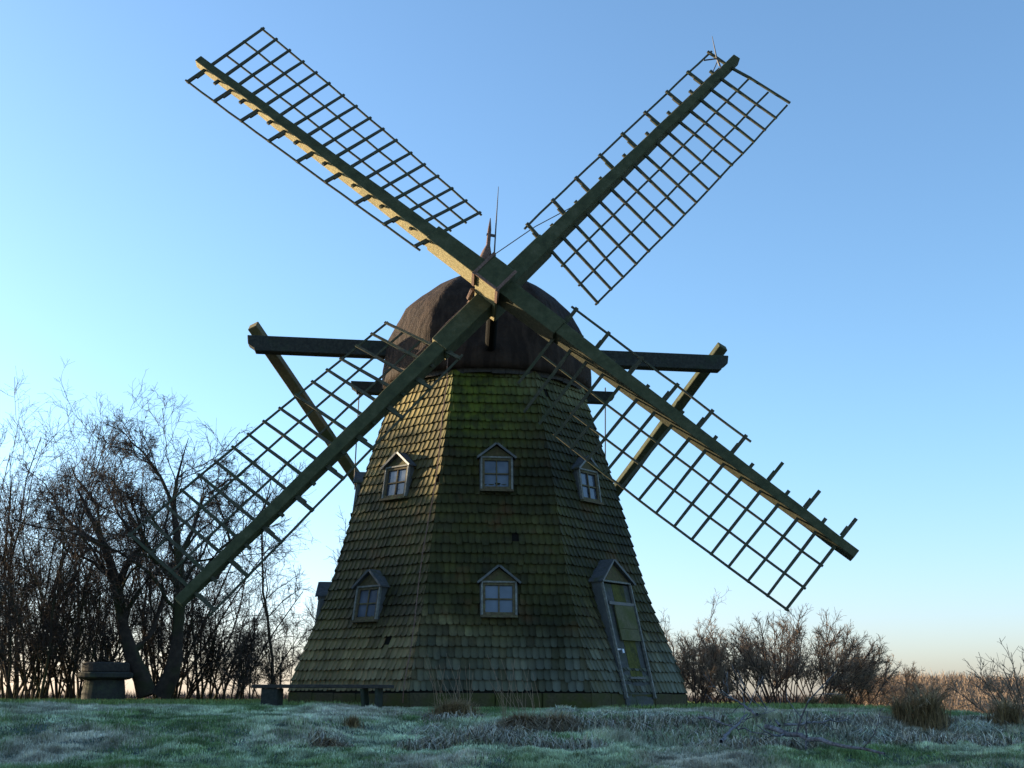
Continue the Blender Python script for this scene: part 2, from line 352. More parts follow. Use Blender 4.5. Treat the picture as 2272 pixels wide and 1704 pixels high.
# plinth of stone blocks, one face after another
mb=MB(); rr=3.42
for k in range(8):
    n,t=face(k); hw=rr*T8*A8/A8; x=-hw
    r_=random.Random(k)
    while x<hw-.01:
        x1=min(x+r_.uniform(.5,.8),hw)
        if hw-x1<.2: x1=hw
        o=r_.uniform(-.01,.01); a=np.array([CX,CY,-.5])+n*(rr-.4)+t*(x+.006); 
        P=[a,a+t*(x1-x-.012),a+t*(x1-x-.012)+n*(.4+o),a+n*(.4+o)]
        mb.prism(P,(0,0,.55+r_.uniform(-.01,.01))); x=x1
mb.build('plinth',M['stone'],mill,bevel=.012)
# cap
cap_prof=[(1.90,5.58),(1.93,5.58),(2.0,5.68),(2.03,6.05),(2.01,6.5),(1.86,6.85),(1.66,7.2),(1.36,7.52),(1.0,7.78),(.6,7.98),(.28,8.1),(.13,8.3),(.07,8.55)]
YAW=.049
def gore(t,n=8):
    # felt stretched over eight ribs: flat gores, the widest one in front
    u=math.degrees((t-(-math.pi/2+YAW)))%360; A=[0-33,33,72,108,146,214,252,288,327]
    for a,b in zip(A,A[1:]):
        if a<=u<b or a<=u-360<b:
            v=u if a<=u<b else u-360; h=rad((b-a)/2); m=rad(v-(a+b)/2)
            return .25+.75*math.cos(h)/math.cos(m)
    return 1
mb=MB(); rc=random.Random(9)
prof=[]
for a,b in zip(cap_prof[2:-2],cap_prof[3:]):
    for i in range(3): prof.append((a[0]+(b[0]-a[0])*i/3,a[1]+(b[1]-a[1])*i/3))
prof.append(cap_prof[-2]); prof.append(cap_prof[-1])
mb.lathe(prof,(CX,CY,0),120)
def capshape(x,y,z):
    dx,dy=x-CX,y-CY; g=gore(math.atan2(dy,dx)); k=float(sstep(5.75,6.6,z)); g=1+(g-1)*k; return CX+dx*g,CY+dy*g,z
mb.v=[capshape(*q_) for q_ in mb.v]
mb.v=[(x+.05*(noise(x*2,z*2,1.,4)-.5)*(z<8),y+.05*(noise(y*2,z*2,1.,5)-.5)*(z<8),z+.03*(noise(x,y,3)-.5)) for x,y,z in mb.v]
cap=mb.build('cap',M['felt'],mill,smooth=True)
mb=MB()
for k in range(48):
    a=2*math.pi*k/48; c=np.array([CX+1.88*math.cos(a),CY+1.88*math.sin(a),5.60+rc.uniform(-.015,.01)]); t=np.array([-math.sin(a),math.cos(a),0]); 
    mb.beam(c,(c[0]+.03*math.cos(a),c[1]+.03*math.sin(a),5.86),t,.242,.03)
mb.build('skirt_boards',M['dark_wood'],cap)
mb=MB(); mb.lathe([(1.6,5.66),(1.89,5.66),(1.89,5.70),(1.6,5.70)],(CX,CY,0),48); mb.build('soffit',M['dark_wood'],cap)
# finial and lightning rod
fx,fy=at(1083,560,CY)[0],CY
mb=MB(); mb.tube([at(1068,600,CY),at(1080,560,CY),at(1083,545,CY),at(1086,510,CY),at(1088,484,CY)],[.16,.1,.045,.04,.008],8); fin=mb.build('finial',M['rust'],cap,smooth=True)
mb=MB(); mb.beam(at(1080,520,CY),at(1100,524,CY-.02),(0,0,1),.05,.04); mb.tube([at(1096,575,CY-.02),at(1101,490,CY-.02),at(1106,414,CY-.02)],[.018,.014,.006],5); mb.build('lightning_rod',M['iron'],fin)
# long beam, short beam and braces of the tail
def capbeam(a0,a1,Ya,Yb,th,name):
    p0=at(*a0,Ya); p1=at(*a1,Yb); d=p1-p0; d/=np.linalg.norm(d); up=np.array([0,0,1.]); up-=d*(up@d)
    mb=MB(); b=np.cross(d,up); 
    e=th*.45
    poly=[p0+up*th/2,p0+d*e*.15-up*th*.05,p0+d*e-up*th*.3,p0+d*(e+.02)-up*th/2,p1-d*(e+.02)-up*th/2,p1-d*e-up*th*.3,p1-d*e*.15-up*th*.05,p1+up*th/2]
    mb.prism([q-b*th*.45 for q in poly],b*th*.9); return mb.build(name,M['beam_wood'],mill,bevel=.01)
lb=capbeam((549,764),(1613,809),22.15,23.1,.30,'cross_beam'); sbm=capbeam((778,860),(1363,884),24.1,24.5,.24,'cross_beam')
foot=at(1076,1500,28.3)
tp=MB(); tp.beam((CX,CY+1.5,6.2),foot+np.array([0,0,.1]),(1,0,0),.24,.26,n=4,jit=.01); tp.build('tail_pole',M['brace_wood'],mill)
for (x,y,Y) in ((561,722,22.5),(1604,768,23.45)):
    b=MB(); b.beam(at(x,y,Y),foot+np.array([0,-.2,.2]),(1,0,0),.2,.2,n=6,jit=.008,seed=int(x)); b.build('brace',M['brace_wood'] if x<1000 else M['shaded_algae_wood'],mill,bevel=.01)  # right brace gets the darker copy, its shade painted in
for (x0,y0,x1,y1,Y) in ((797,870,786,1068,24.1),(1343,860,1343,1040,24.5)):
    b=MB(); b.tube([at(x0,y0,Y),at(x1,y1,Y+.1)],.013,5); b.build('rope',M['iron'],mill)
# windows and door
def dormer(k,zs,wd,hr,hg,lean,name='window',proj=.03,xo=0):
    n,t=face(k); zv=np.array([0,0,1.]); r0=float(Rz(zs))*A8+.035+proj; C=np.array([CX,CY,0])
    def P(x,z,o=0): return C+n*(r0+o-lean*(z))+t*(x+xo)+zv*(zs+z)     # o = out of the front plane
    hw=wd/2; fb=.030
    if name=='door': mb=MB()
    else: mb=MB()
    for s in (-1,1): mb.beam(P(s*(hw-fb/2),0),P(s*(hw-fb/2),hr),t,fb,.05)
    mb.beam(P(-hw+fb,hr-fb/2,.004),P(hw-fb,hr-fb/2,.004),zv,fb,.05)
    root=mb.build('window' if name=='window' else 'doorway',M['frame'],mill,bevel=.004)
    # cheeks
    for s in (-1,1):
        mb=MB(); d0=.07; dt=float(Rz(zs)-Rz(zs+hr))*A8-lean*hr+proj+.12
        poly=[P(s*hw,0,-.02),P(s*hw,hr,-.02),P(s*hw,hr,-dt),P(s*hw,0,-.06)]
        mb.prism(poly,t*s*.012); mb.build('cheek',M['zinc'],root)
    # gable board
    mb=MB(); mb.prism([P(-hw,hr+.003,-.0),P(hw,hr+.003,-.0),P(0,hr+hg-.03,-.0)],-n*.03); mb.build('gable_board',M['gable_wood'],root)
    # roof slabs reaching back to the wall
    mb=MB(); eo=.06
    for s in (-1,1):
        e=P(s*(hw+eo),hr-eo*hg/hw*.75,.06); r=P(0,hr+hg,.06)
        de=float(Rz(zs)-Rz(zs+hr))*A8-lean*hr+proj+.2; dr=float(Rz(zs)-Rz(zs+hr+hg))*A8-lean*(hr+hg)+proj+.2
        th_=np.array([0,0,.022]); vs=[e,r,r-n*dr,e-n*de]; mb.add(vs+[v+th_ for v in vs],[(0,1,2,3),(7,6,5,4),(0,4,5,1),(1,5,6,2),(2,6,7,3),(3,7,4,0)])
    rf=mb.build('dormer_roof',M['roof_felt'],root)
    mb=MB()
    for s in (-1,1):
        mb.beam(P(s*(hw+eo),hr-eo*hg/hw*.75+.006,.073),P(s*.012,hr+hg+.004,.073),zv,.035,.02)
    mb.build('bargeboard',M['zinc'],root)
    if name=='window':
        iw=hw-fb
        mb=MB(); mb.prism([P(-iw,0,-.035),P(iw,0,-.035),P(iw,hr-fb,-.035),P(-iw,hr-fb,-.035)],-n*.006); mb.build('pane',M['glass'],root)
        mb=MB(); sw=.04
        for s in (-1,1): mb.beam(P(s*(iw-sw/2),0,-.012),P(s*(iw-sw/2),hr-fb,-.012),t,sw,.03)
        mb.beam(P(-iw+sw,sw*.6,-.012),P(iw-sw,sw*.6,-.012),zv,sw*1.2,.03); mb.beam(P(-iw+sw,hr-fb-sw/2,-.012),P(iw-sw,hr-fb-sw/2,-.012),zv,sw,.03)
        mb.beam(P(0,sw*1.2,-.018),P(0,hr-fb-sw,-.018),t,.022,.02)
        hm=(hr-fb)/2
        for s in (-1,1): mb.beam(P(s*.011,hm,-.017),P(s*(iw-sw),hm,-.017),zv,.022,.02)
        mb.build('sash',M['sash'],root)
        mb=MB(); mb.beam(P(-hw-.01,-.02,.01),P(hw+.01,-.02,.01),zv,.035,.09); mb.build('sill',M['sash'],root)
    return root,P,hw
dormer(0,3.40,.55,.58,.22,.13); dormer(0,1.26,.58,.55,.24,.13)
for k in (-1,1): dormer(k,3.34,.58,.57,.23,.14)
dormer(-1,1.22,.57,.57,.25,.16)
dormer(-2,3.27,.58,.58,.22,.10); dormer(-2,1.17,.58,.60,.24,.10); 
dr,P,hw=dormer(1,-.03,.86,1.93,.36,.245,'door',proj=.0,xo=-.09)
iw=hw-.030
mb=MB(); n1_,t1_=face(1)
mb=MB(); mb.prism([P(-iw,-.12,-.04),P(-.10,-.12,-.04),P(-.10,1.88,-.04),P(-iw,1.88,-.04)],-n1_*.03)
mb.prism([P(.25,-.12,-.04),P(iw,-.12,-.04),P(iw,1.88,-.04),P(.25,1.88,-.04)],-n1_*.03); door=mb.build('door',M['grey_wood'],mill)
mb=MB(); mb.prism([P(-.096,.35,-.036),P(.246,.35,-.036),P(.246,1.88,-.036),P(-.096,1.88,-.036)],-n1_*.03); mb.build('mossy_plank',M['moss_wood'],door)
mb=MB(); mb.prism([P(-.096,-.12,-.036),P(.246,-.12,-.036),P(.246,.345,-.036),P(-.096,.345,-.036)],-n1_*.03); mb.build('plank',M['grey_wood'],door)
mb=MB(); mb.prism([P(-.2,.94,.012),P(.36,.94,.012),P(.36,1.13,.012),P(-.2,1.13,.012)],-n1_*.03); mb.prism([P(-.21,1.135,.014),P(.36,1.135,.014),P(.36,1.52,.014),P(-.2,1.52,.014)],-n1_*.03); mb.build('board_panel',M['board'],door)
mb=MB(); mb.beam(P(-iw+.06,1.55,.0),P(iw,1.55,.0),(0,0,1),.05,.03); mb.beam(P(-.2,.33,.0),P(.25,.33,.0),(0,0,1),.03,.02); mb.build('cross_batten',M['zinc'],door)
mb=MB(); mb.beam(P(-iw-.02,.78,.02),P(-iw+.12,.78,.02),(0,0,1),.03,.02); mb.beam(P(-iw+.10,.72,.045),P(-iw+.10,.79,.045),t1_,.05,.025); mb.build('padlock',M['steel'],door,bevel=.005)
# lightning cable down the left front corner
mb=MB(); a=-math.pi/2+PSI-math.pi/8; pts=[]
for i,z in enumerate(np.linspace(5.9,-.1,26)):
    r=float(Rz(min(z,5.5)))+.06+.01*(i%2) if z<5.5 else 2.03
    if z<0: r=float(Rz(.1))+.02
    aa=a-.012*math.sin(i*.5)-(.03 if z<5.5 else .035)*1; pts.append((CX+r*math.cos(aa),CY+r*math.sin(aa),z))
mb.tube(pts,.009,5); mb.build('cable',M['rust'],mill)

# sails
HC=np.array([-.2978,18.909,6.4834]); NN=np.array([.04777,-.97441,.21966]); NN/=np.linalg.norm(NN)
RR=np.cross([0,0,1],NN); RR/=np.linalg.norm(RR); UU=np.cross(NN,RR); PHI=.7119
D1=-math.cos(PHI)*RR+math.sin(PHI)*UU; D2=np.cross(NN,D1)   # D1 = upper left, D2 = lower left
mb=MB(); hb=.235
sq=[HC+(D1*a+D2*b)*hb+NN*.56 for a,b in ((1,1),(-1,1),(-1,-1),(1,-1))]; mb.prism(sq,-NN*1.05)
hub=mb.build('windshaft',M['sail_wood'],mill,bevel=.02)
mb=MB(); mb.tube([HC-NN*.4,HC-NN*2.4],.10,16); mb.build('shaft_neck',M['shade_black'],hub)
mb=MB()
for s in ((1,1),(1,-1),(-1,1)):
    c=HC+(D1*s[0]+D2*s[1])*(hb+.01); mb.beam(c+NN*.57,c+NN*.2,D1,.05,.05)
for a_,b_ in ((D1,D2),(D2,D1)):
    pass
for s in (-1,1):
    mb.beam(HC+D1*hb*s*1.02+D2*hb*.98+NN*.57,HC+D1*hb*s*1.02-D2*hb*.98+NN*.57,D1,.05,.02)
mb.beam(HC+D2*hb*1.02-D1*hb*.9+NN*.57,HC+D2*hb*1.02+D1*hb*.9+NN*.57,D2,.045,.02)
mb.build('iron_strap',M['rust'],hub)
mb=MB(); c=HC+(D1+D2)*hb*1.06
mb.tube([c+NN*.05,c-NN*.1+D2*.1,c-NN*.2+D2*.05,c-NN*.3+D2*.12],[.05,.045,.03,.035],6); mb.tube([c-NN*.25+D2*.1,c-NN*.3+D2*.6+D1*.03,c-NN*.32+D2*1.1,c-NN*.4+D2*1.35+D1*.04],.016,5); mb.build('chain',M['rust'],hub)
NB=17; R0,R1=1.36,6.73
def sail(D,off,key):
    Lt=np.cross(NN,D); O=HC+NN*off; rs=random.Random(key)
    def Q(r,w,e=0): return O+D*r+Lt*w+NN*e
    mb=MB(); mb.beam(Q(.0,0),Q(1.36,0,0),Lt,.32,.40,.30,.38,n=2,jit=.004,seed=3); mb.beam(Q(1.36,.01,0),Q(6.98 if key!='LR' else 7.05,.0,0),Lt,.238,.33,.145,.185,n=14,jit=.006,seed=len(key)*7+ord(key[0])+ord(key[1]))
    st=mb.build('sail',M['shaded_algae_wood'] if key in('LR','UR') else M['sail_wood'],mill,bevel=.008)  # right-hand stocks use the copy with painted shade
    be=lambda r:rad(25-23*(r-R0)/(R1-R0))
    WW,NW=1.33,.46
    def B(r,s):                               # s = signed distance along the bar; s>0 is the wide side
        b=be(r); return Q(r,-s*math.cos(b),-s*math.sin(b)+.02)
    laths={'UL':(0,16),'UR':(0,16),'LR':(3,16),'LL':(0,16)}
    for i in range(NB):
        r=R0+(R1-R0)*i/(NB-1)+rs.uniform(-.012,.012); s1=WW+.03; s0=-NW-.03 if i%2==0 else -.19
        if key=='LR' and i==0: s1=1.05
        if key=='UR' and i==NB-1:              # the outermost bar is bent forward
            mb=MB(); mb.beam(B(r,-.5),B(r,.06),D,.045,.04); mb.beam(B(r,.06),B(r,.5)+NN*.06,D,.05,.035); mb.beam(B(r,.5)+NN*.06,B(r,WW+.03)+NN*.05+D*.05,D,.045,.03)
            mb.build('cross_bar',M['bar_wood'],st); continue
        mb=MB(); dr=rs.uniform(-.012,.012)
        mb.beam(B(r-dr,s0),B(r+dr,s1),D,.055,.04,.042,.028,n=4,jit=.003,seed=i*13+ord(key[0]))
        if i%2==0: mb.beam(B(r+.045*(1 if i%4 else -1)*0-.035,-.13),B(r-.035,-.30),D,.03,.04)
        mb.build('cross_bar',M['bar_wood'],st)
    lo,hi=laths[key]
    def lath(s,i0,i1,ext=.05,e=-.03):
        mb=MB(); n=max(2,(i1-i0)); rr_=[R0+(R1-R0)*(i0+(i1-i0)*j/n)/(NB-1) for j in range(n+1)]; rr_[0]-=ext; rr_[-1]+=ext
        pts=[B(r,s+rs.uniform(-.006,.006))+NN*e for r in rr_]
        for a,b in zip(pts,pts[1:]):
            mb.beam(a,b,Lt,.032,.024)
        mb.build('lath',M['bar_wood'],st)
    lath(WW,lo,hi); lath(WW*.667,0 if key!='LR' else 3,16); lath(WW*.333,0,16)
    if key=='LR': lath(-NW,0,10,.1)
    else: lath(-NW,0,16,.1)
    return st,Q,B
sUL=sail(D1,.18,'UL'); sLR=sail(-D1,.18,'LR'); sUR=sail(-D2,-.18,'UR'); sLL=sail(D2,-.18,'LL')
# wire and lightning rod on the upper right sail
st,Q,B=sUR
mb=MB(); mb.tube([Q(.5,.45,.2),Q(1.5,.36,.05),Q(2.3,.16,.0),Q(4,.14,.0),Q(6.6,.12,0)],.009,5); mb.tube([Q(6.35,.12,0),Q(6.6,.2,0),Q(6.72,.24,.02)],.010,5)
mb.tube([at(1597,146,18.9),at(1590,128,18.9),at(1580,80,18.9)],[.018,.014,.005],5); mb.tube([at(1561,134,18.9),at(1592,130,18.9),at(1600,152,18.9)],.014,5); mb.build('wire',M['iron'],st)

# ---------------------------------------------------------------- bench and millstone table
mb=MB(); L0=at(566,1523,18.75); L1=at(868,1522,18.3)
bz=L0[2]; L1[2]=bz; d=(L1-L0)/np.linalg.norm(L1-L0); ba=np.array([-d[1],d[0],0])
bench=empty('bench',((L0+L1)[0]/2,(L0+L1)[1]/2,-.25)); tag(bench,'low plank bench on stone and post legs before the left front side of the windmill','bench')
mb.beam(L0,L1,ba,.30,.05,n=5,jit=.004); mb.build('seat',M['dark_wood'],bench,bevel=.006)
def leg(s,wx,t): 
    p=L0+d*s; g=float(gz(p[0],p[1]))-.05; m_=MB(); m_.beam((p[0]+t,p[1],g),(p[0],p[1],bz-.027),d,wx,.24,n=2,jit=.003); m_.build('leg',M['beam_wood'],bench,bevel=.006)
leg(.28,.26,0); leg(1.72,.05,.04); leg(1.95,.05,0)
c=at(228,1550,27.); tb=empty('stone_table',(c[0],c[1],-.2)); tag(tb,'squat round stone table with a dark slab top below the bare trees','table')
g=float(gz(c[0],c[1]))-.1; cc=(c[0],c[1],0)
w_=lambda t:1+.015*math.sin(3*t+1)+.01*math.sin(7*t)
mb=MB(); mb.lathe([(.46,g),(.45,.05),(.41,.33)],cc,28,w_); mb.build('pedestal',M['concrete'],tb,smooth=False)
mb=MB(); mb.lathe([(.5,.332),(.58,.37),(.58,.45),(.55,.48)],cc,28,w_); sl_=mb.build('slab',M['concrete'],tb)
mb=MB(); mb.lathe([(.48,.482),(.5,.5),(.49,.66),(.45,.69)],cc,28,w_); mb.build('top_stone',M['dark_wood'],tb)

# ---------------------------------------------------------------- bare trees and shrubs
def tubes(P,R,S=3):
    """all branches of one level at once: P (N,K,3), R (N,K)"""
    N_,K=R.shape; T=np.empty_like(P); T[:,1:-1]=P[:,2:]-P[:,:-2]; T[:,0]=P[:,1]-P[:,0]; T[:,-1]=P[:,-1]-P[:,-2]
    T/=np.linalg.norm(T,axis=2,keepdims=True)+1e-9
    ref=np.where(np.abs(T[...,2:3])>.8,np.array([1.,.2,0]),np.array([.1,.1,1.])); A_=np.cross(T,ref); A_/=np.linalg.norm(A_,axis=2,keepdims=True)+1e-9; B_=np.cross(T,A_)
    an=2*np.pi*np.arange(S)/S
    V=P[:,:,None]+R[:,:,None,None]*(A_[:,:,None]*np.cos(an)[:,None]+B_[:,:,None]*np.sin(an)[:,None])
    idx=np.arange(N_*K*S).reshape(N_,K,S); nx_=np.roll(idx,-1,2)
    q=np.stack([idx[:,:-1],nx_[:,:-1],nx_[:,1:],idx[:,1:]],-1).reshape(-1,4)
    return V.reshape(-1,3),q
def merge(parts):
    vs=[];qs=[];b=0
    for V,q in parts: vs.append(V); qs.append(q+b); b+=len(V)
    return np.concatenate(vs),np.concatenate(qs)
def path(rg,p0,d,L,K,wob,trop):
    n=len(p0); P=np.empty((n,K,3)); P[:,0]=p0; d=d.copy(); L=np.broadcast_to(L,(n,))
    for k in range(1,K):
        d=d+wob*rg.randn(n,3)+np.array([0,0,1.])*trop; d/=np.linalg.norm(d,axis=1,keepdims=True)
        P[:,k]=P[:,k-1]+d*(L/(K-1))[:,None]
    return P
def spawn(rg,P,R,cnt,t0,t1,ang,lf,K,wob,trop,rf,rmin,Lmin=.1,tpow=1.0):
    N_,KK=R.shape; idx=np.repeat(np.arange(N_),cnt); n=len(idx); t=t0+(t1-t0)*rg.rand(n)**tpow
    s=t*(KK-1); i=np.minimum(s.astype(int),KK-2); f=(s-i)[:,None]
    p=P[idx,i]*(1-f)+P[idx,i+1]*f; T=P[idx,i+1]-P[idx,i]; T/=np.linalg.norm(T,axis=1,keepdims=True)+1e-9
    q=rg.randn(n,3); q-=T*(q*T).sum(1,keepdims=True); q/=np.linalg.norm(q,axis=1,keepdims=True)
    a=ang*(.6+.8*rg.rand(n))[:,None]; d=T*np.cos(a)+q*np.sin(a)
    PL=np.linalg.norm(np.diff(P,axis=1),axis=2).sum(1)[idx]
    L=np.maximum(PL*lf*(.5+.8*rg.rand(n))*(1.15-.55*t),Lmin)
    r0=np.maximum((R[idx,i]*(1-f[:,0])+R[idx,i+1]*f[:,0])*rf,rmin)
    P2=path(rg,p,d,L,K,wob,trop); R2=r0[:,None]*np.linspace(1,.45,K)[None]; R2=np.maximum(R2,rmin*.7)
    return P2,R2
def plant(name,base,trunk,levels,seed,mats,label,cat,group,parts=('trunk','crown'),S0=8):
    """trunk: list of (points,radii); levels: spawn arguments"""
    rg=np.random.RandomState(seed); base=np.array(base,float)
    e=empty(name,tuple(base)); tag(e,label,cat,group)
    big=[]; fine=[]; cur=[]
    P,R=trunk(rg,base); big.append(tubes(P,R,S0)); lvl=[(P,R)]
    for k,a in enumerate(levels):
        P,R=spawn(rg,P,R,*a); (big if k==0 and len(levels)>2 else fine).append(tubes(P,R,5 if k==0 else 3)); 
    V,q=merge(big); link(parts[0],npmesh(parts[0],V,q,smooth=True),mats[0],e)
    V,q=merge(fine); link(parts[1],npmesh(parts[1],V,q),mats[1],e)
    return e
def rs_poly(pts,rad_,K,jit=0,rg=None):
    pts=np.array(pts,float); s=np.r_[0,np.cumsum(np.linalg.norm(np.diff(pts,axis=0),axis=1))]; u=np.linspace(0,s[-1],K)
    P=np.stack([np.interp(u,s,pts[:,i]) for i in range(3)],-1); 
    for _ in range(2): P[1:-1]=(P[:-2]+2*P[1:-1]+P[2:])/4
    if jit: P[1:]+=rg.randn(K-1,3)*jit
    return P,np.interp(u,s,rad_)
def trunk_px(lists,Y,K=12):
    """trunks and main limbs traced in the photograph: lists of (x,y,radius in metres, metres nearer or farther)"""
    def f(rg,base):
        PP=[];RR_=[]
        for l in lists:
            P,R=rs_poly([at(x,y,Y+dy) for x,y,r,dy in l],[r*.74 for x,y,r,dy in l],K,.012,rg)
            PP.append(P); RR_.append(R)
        return np.array(PP),np.array(RR_)
    return f
def stems(n,spread,h,r,lean=.35,K=7,wob=.09,trop=.05,hv=.35):
    def f(rg,base):
        a=rg.rand(n)*2*np.pi; rr_=np.sqrt(rg.rand(n))*spread; p=np.stack([base[0]+rr_*np.cos(a),base[1]+rr_*np.sin(a),np.full(n,0.)],-1)
        p[:,2]=gz(p[:,0],p[:,1])-.05
        d=np.stack([np.cos(a)*lean*rr_/spread,np.sin(a)*lean*rr_/spread,np.ones(n)],-1)+rg.randn(n,3)*.12; d/=np.linalg.norm(d,axis=1,keepdims=True)
        L=h*(1-hv*rg.rand(n))*(1-.25*(rr_/spread)**2); P=path(rg,p,d,L,K,wob,trop)
        return P,r*(.6+.6*rg.rand(n))[:,None]*np.linspace(1,.3,K)[None]
    return f
# spawn args: cnt,t0,t1,ang,lf,K,wob,trop,rf,rmin
# two gnarled trees with bent trunks
tree_lv=[(12,.3,1,.8,.44,8,.18,.02,.38,.013),(8,.15,1,.75,.55,7,.22,.0,.5,.007),(6,.1,1,.75,.55,6,.24,0,.6,.005),(3,.1,1,.7,.6,4,.24,.0,.7,.0038)]
def P8(x,y): return x*.5087,860+y*.5087
def tr(pts,Y): return [(*P8(x,y),r,dy) for x,y,r,dy in pts]
T1=[tr([(640,1345,.30,0),(600,1200,.25,0),(545,1110,.20,0),(530,1000,.17,0),(510,850,.16,0),(460,700,.12,.1),(400,560,.06,.2),(330,430,.02,.3)],0),
    tr([(515,850,.13,0),(560,760,.10,-.3),(640,680,.07,-.6),(600,560,.03,-.8),(540,430,.012,-1)],0),
    tr([(460,700,.10,0),(360,640,.07,.3),(270,560,.03,.7),(200,420,.012,1)],0),
    tr([(580,1150,.12,0),(650,1100,.09,.2),(700,960,.07,.4),(720,850,.03,.6),(640,700,.012,.9)],0)]
T2=[tr([(700,1345,.30,0),(800,1180,.22,0),(755,1100,.17,0),(775,980,.16,0),(800,880,.15,0),(780,740,.12,0),(760,560,.08,.1),(765,380,.04,.2),(815,270,.018,.2),(825,220,.01,.2)],0),
    tr([(800,890,.12,0),(700,760,.09,-.3),(600,680,.07,-.6),(520,560,.03,-.9),(470,430,.012,-1)],0),
    tr([(820,870,.10,0),(900,850,.08,.3),(980,810,.06,.5),(1010,700,.045,.6),(980,560,.03,.8),(900,420,.02,.8)],0),
    tr([(765,560,.07,.1),(720,420,.05,.3),(640,300,.035,.4),(560,220,.02,.5)],0),
    tr([(780,740,.08,0),(850,600,.06,.4),(880,480,.04,.6),(1000,400,.025,.7)],0)]
for TT,x,lab,sd,Y in ((T1,640,'gnarled bare tree whose bent trunk leans left behind the stone table',11,27.6),(T2,700,'gnarled bare tree with a crooked trunk behind the lower left sail tip',12,27.2)):
    b=at(*P8(x,1345),Y); plant('bare_tree',(b[0],b[1],-.2),trunk_px(TT,Y,14),tree_lv,sd,(M['bark'],M['twig_dark']),lab,'tree','bare trees left of the windmill',S0=10)
# slender trees between the gnarled ones and the mill
lv=[(14,.2,1,.7,.42,6,.15,.05,.5,.010),(8,.15,1,.7,.45,5,.2,.02,.6,.006),(5,.1,1,.7,.5,4,.25,0,.7,.0045)]
for px,top,lab,sd in ((604,1085,'slender bare tree rising alone left of the windmill, its stem straight',21),(690,1130,'slender bare tree close behind the left edge of the windmill',22)):
    Y=31; b=at(px,1551,Y); t=at(px,top,Y); h=t[2]+.2
    plant('slender_tree',(b[0],b[1],-.2),stems(1,.05,h*1.12,.038,0,11,.10,.10,0),lv,sd,(M['bark'],M['twig_dark']),lab,'tree','slender bare trees beside the windmill')
# thicket at the left
sh=[(11,.12,1,.6,.40,5,.16,.04,.5,.007),(8,.1,1,.75,.5,5,.22,.02,.6,.005),(4,.1,1,.75,.55,4,.25,.01,.7,.0038)]
left=[(-60,900,30.5,'tall bare shrub half outside the left edge of the photo'),(-10,1120,28.,'low dark shrub cut by the left edge'),(20,930,29.5,'tall bare shrub at the far left edge, dense with stems'),(110,905,30.5,'tallest bare shrub at the left, its thin tips above the others'),(205,985,31.5,'bare shrub rising behind the stone table'),
      (300,960,31.8,'bare shrub behind the trunk of the left gnarled tree'),(395,1010,32.0,'bare shrub between the two gnarled trunks'),(60,1150,27.5,'dark tangled shrub low at the left edge before the tall ones'),
      (160,1180,29.,'low dark shrub just left of the stone table'),(470,1180,31.,'rounded bare shrub right of the gnarled trunks under the sail tip'),(545,1290,29.5,'low twiggy shrub left of the bench'),(640,1330,31.5,'small bare shrub peeping out behind the bench end'),(330,1250,30,'low twiggy shrub behind the foot of the gnarled trees')]
for i,(px,top,Y,lab) in enumerate(left):
    b=at(px,1551,Y); h=at(px,top,Y)[2]+.15; dense=11 if h>3.5 else 11; h*=1.1 if px<150 else 1
    plant('bare_shrub',(b[0],b[1],-.2),stems(dense,.95 if h>3 else .8,h*.92,.035 if h>3 else .022,.45),sh,40+i,(M['bark'],M['twig_dark']),lab,'shrub','bare shrubs left of the windmill',parts=('stems','twigs'),S0=5)
# bushes on the right
sh2=[(9,.3,1,.38,.38,5,.12,.02,.5,.007),(6,.15,1,.55,.5,5,.18,.03,.6,.005),(3,.1,1,.55,.5,4,.2,.02,.7,.004)]
right=[(1480,1405,27.5,.8,18,'dark bush touching the right edge of the windmill'),(1545,1440,26.,.6,22,'low dark bush in front of the bush touching the windmill'),(1640,1400,27.5,.95,28,'bush forming the left half of the big clump right of the windmill'),
       (1740,1372,27,1.15,38,'biggest and tallest bush right of the windmill'),(1830,1385,28,1.0,28,'bush forming the right shoulder of the big clump'),(1915,1455,29,.8,22,'lower bush next on the right of the big clump'),(1985,1475,29,.75,18,'rightmost low bush of the row, leaning over open ground'),(1500,1330,31,.5,4,'thin bush with a few long shoots behind the windmill edge')]
for i,(px,top,Y,sp,ns,lab) in enumerate(right):
    b=at(px,1560,Y); g=float(gz(b[0],b[1])); h=at(px,top,Y)[2]-g
    plant('bush',(b[0],b[1],g),stems(ns,sp*.75,h*1.04,.016,.95,7,.045,.0,.14),sh2,70+i,(M['twig'],M['twig_warm']),lab,'bush','bushes right of the windmill',parts=('stems','twigs'),S0=5)
b=at(2290,1650,21.); g=float(gz(b[0],b[1]))
plant('bush',(b[0],b[1],g),stems(14,.3,1.75,.02,1.3,8,.06,.0,.3),[(11,.2,1,.6,.4,5,.16,.02,.55,.006),(7,.1,1,.6,.5,4,.2,.02,.6,.0045)],90,(M['twig'],M['twig_warm']),'sparse bush with bare forked shoots reaching in from the right edge','bush',None,parts=('stems','twigs'),S0=5)
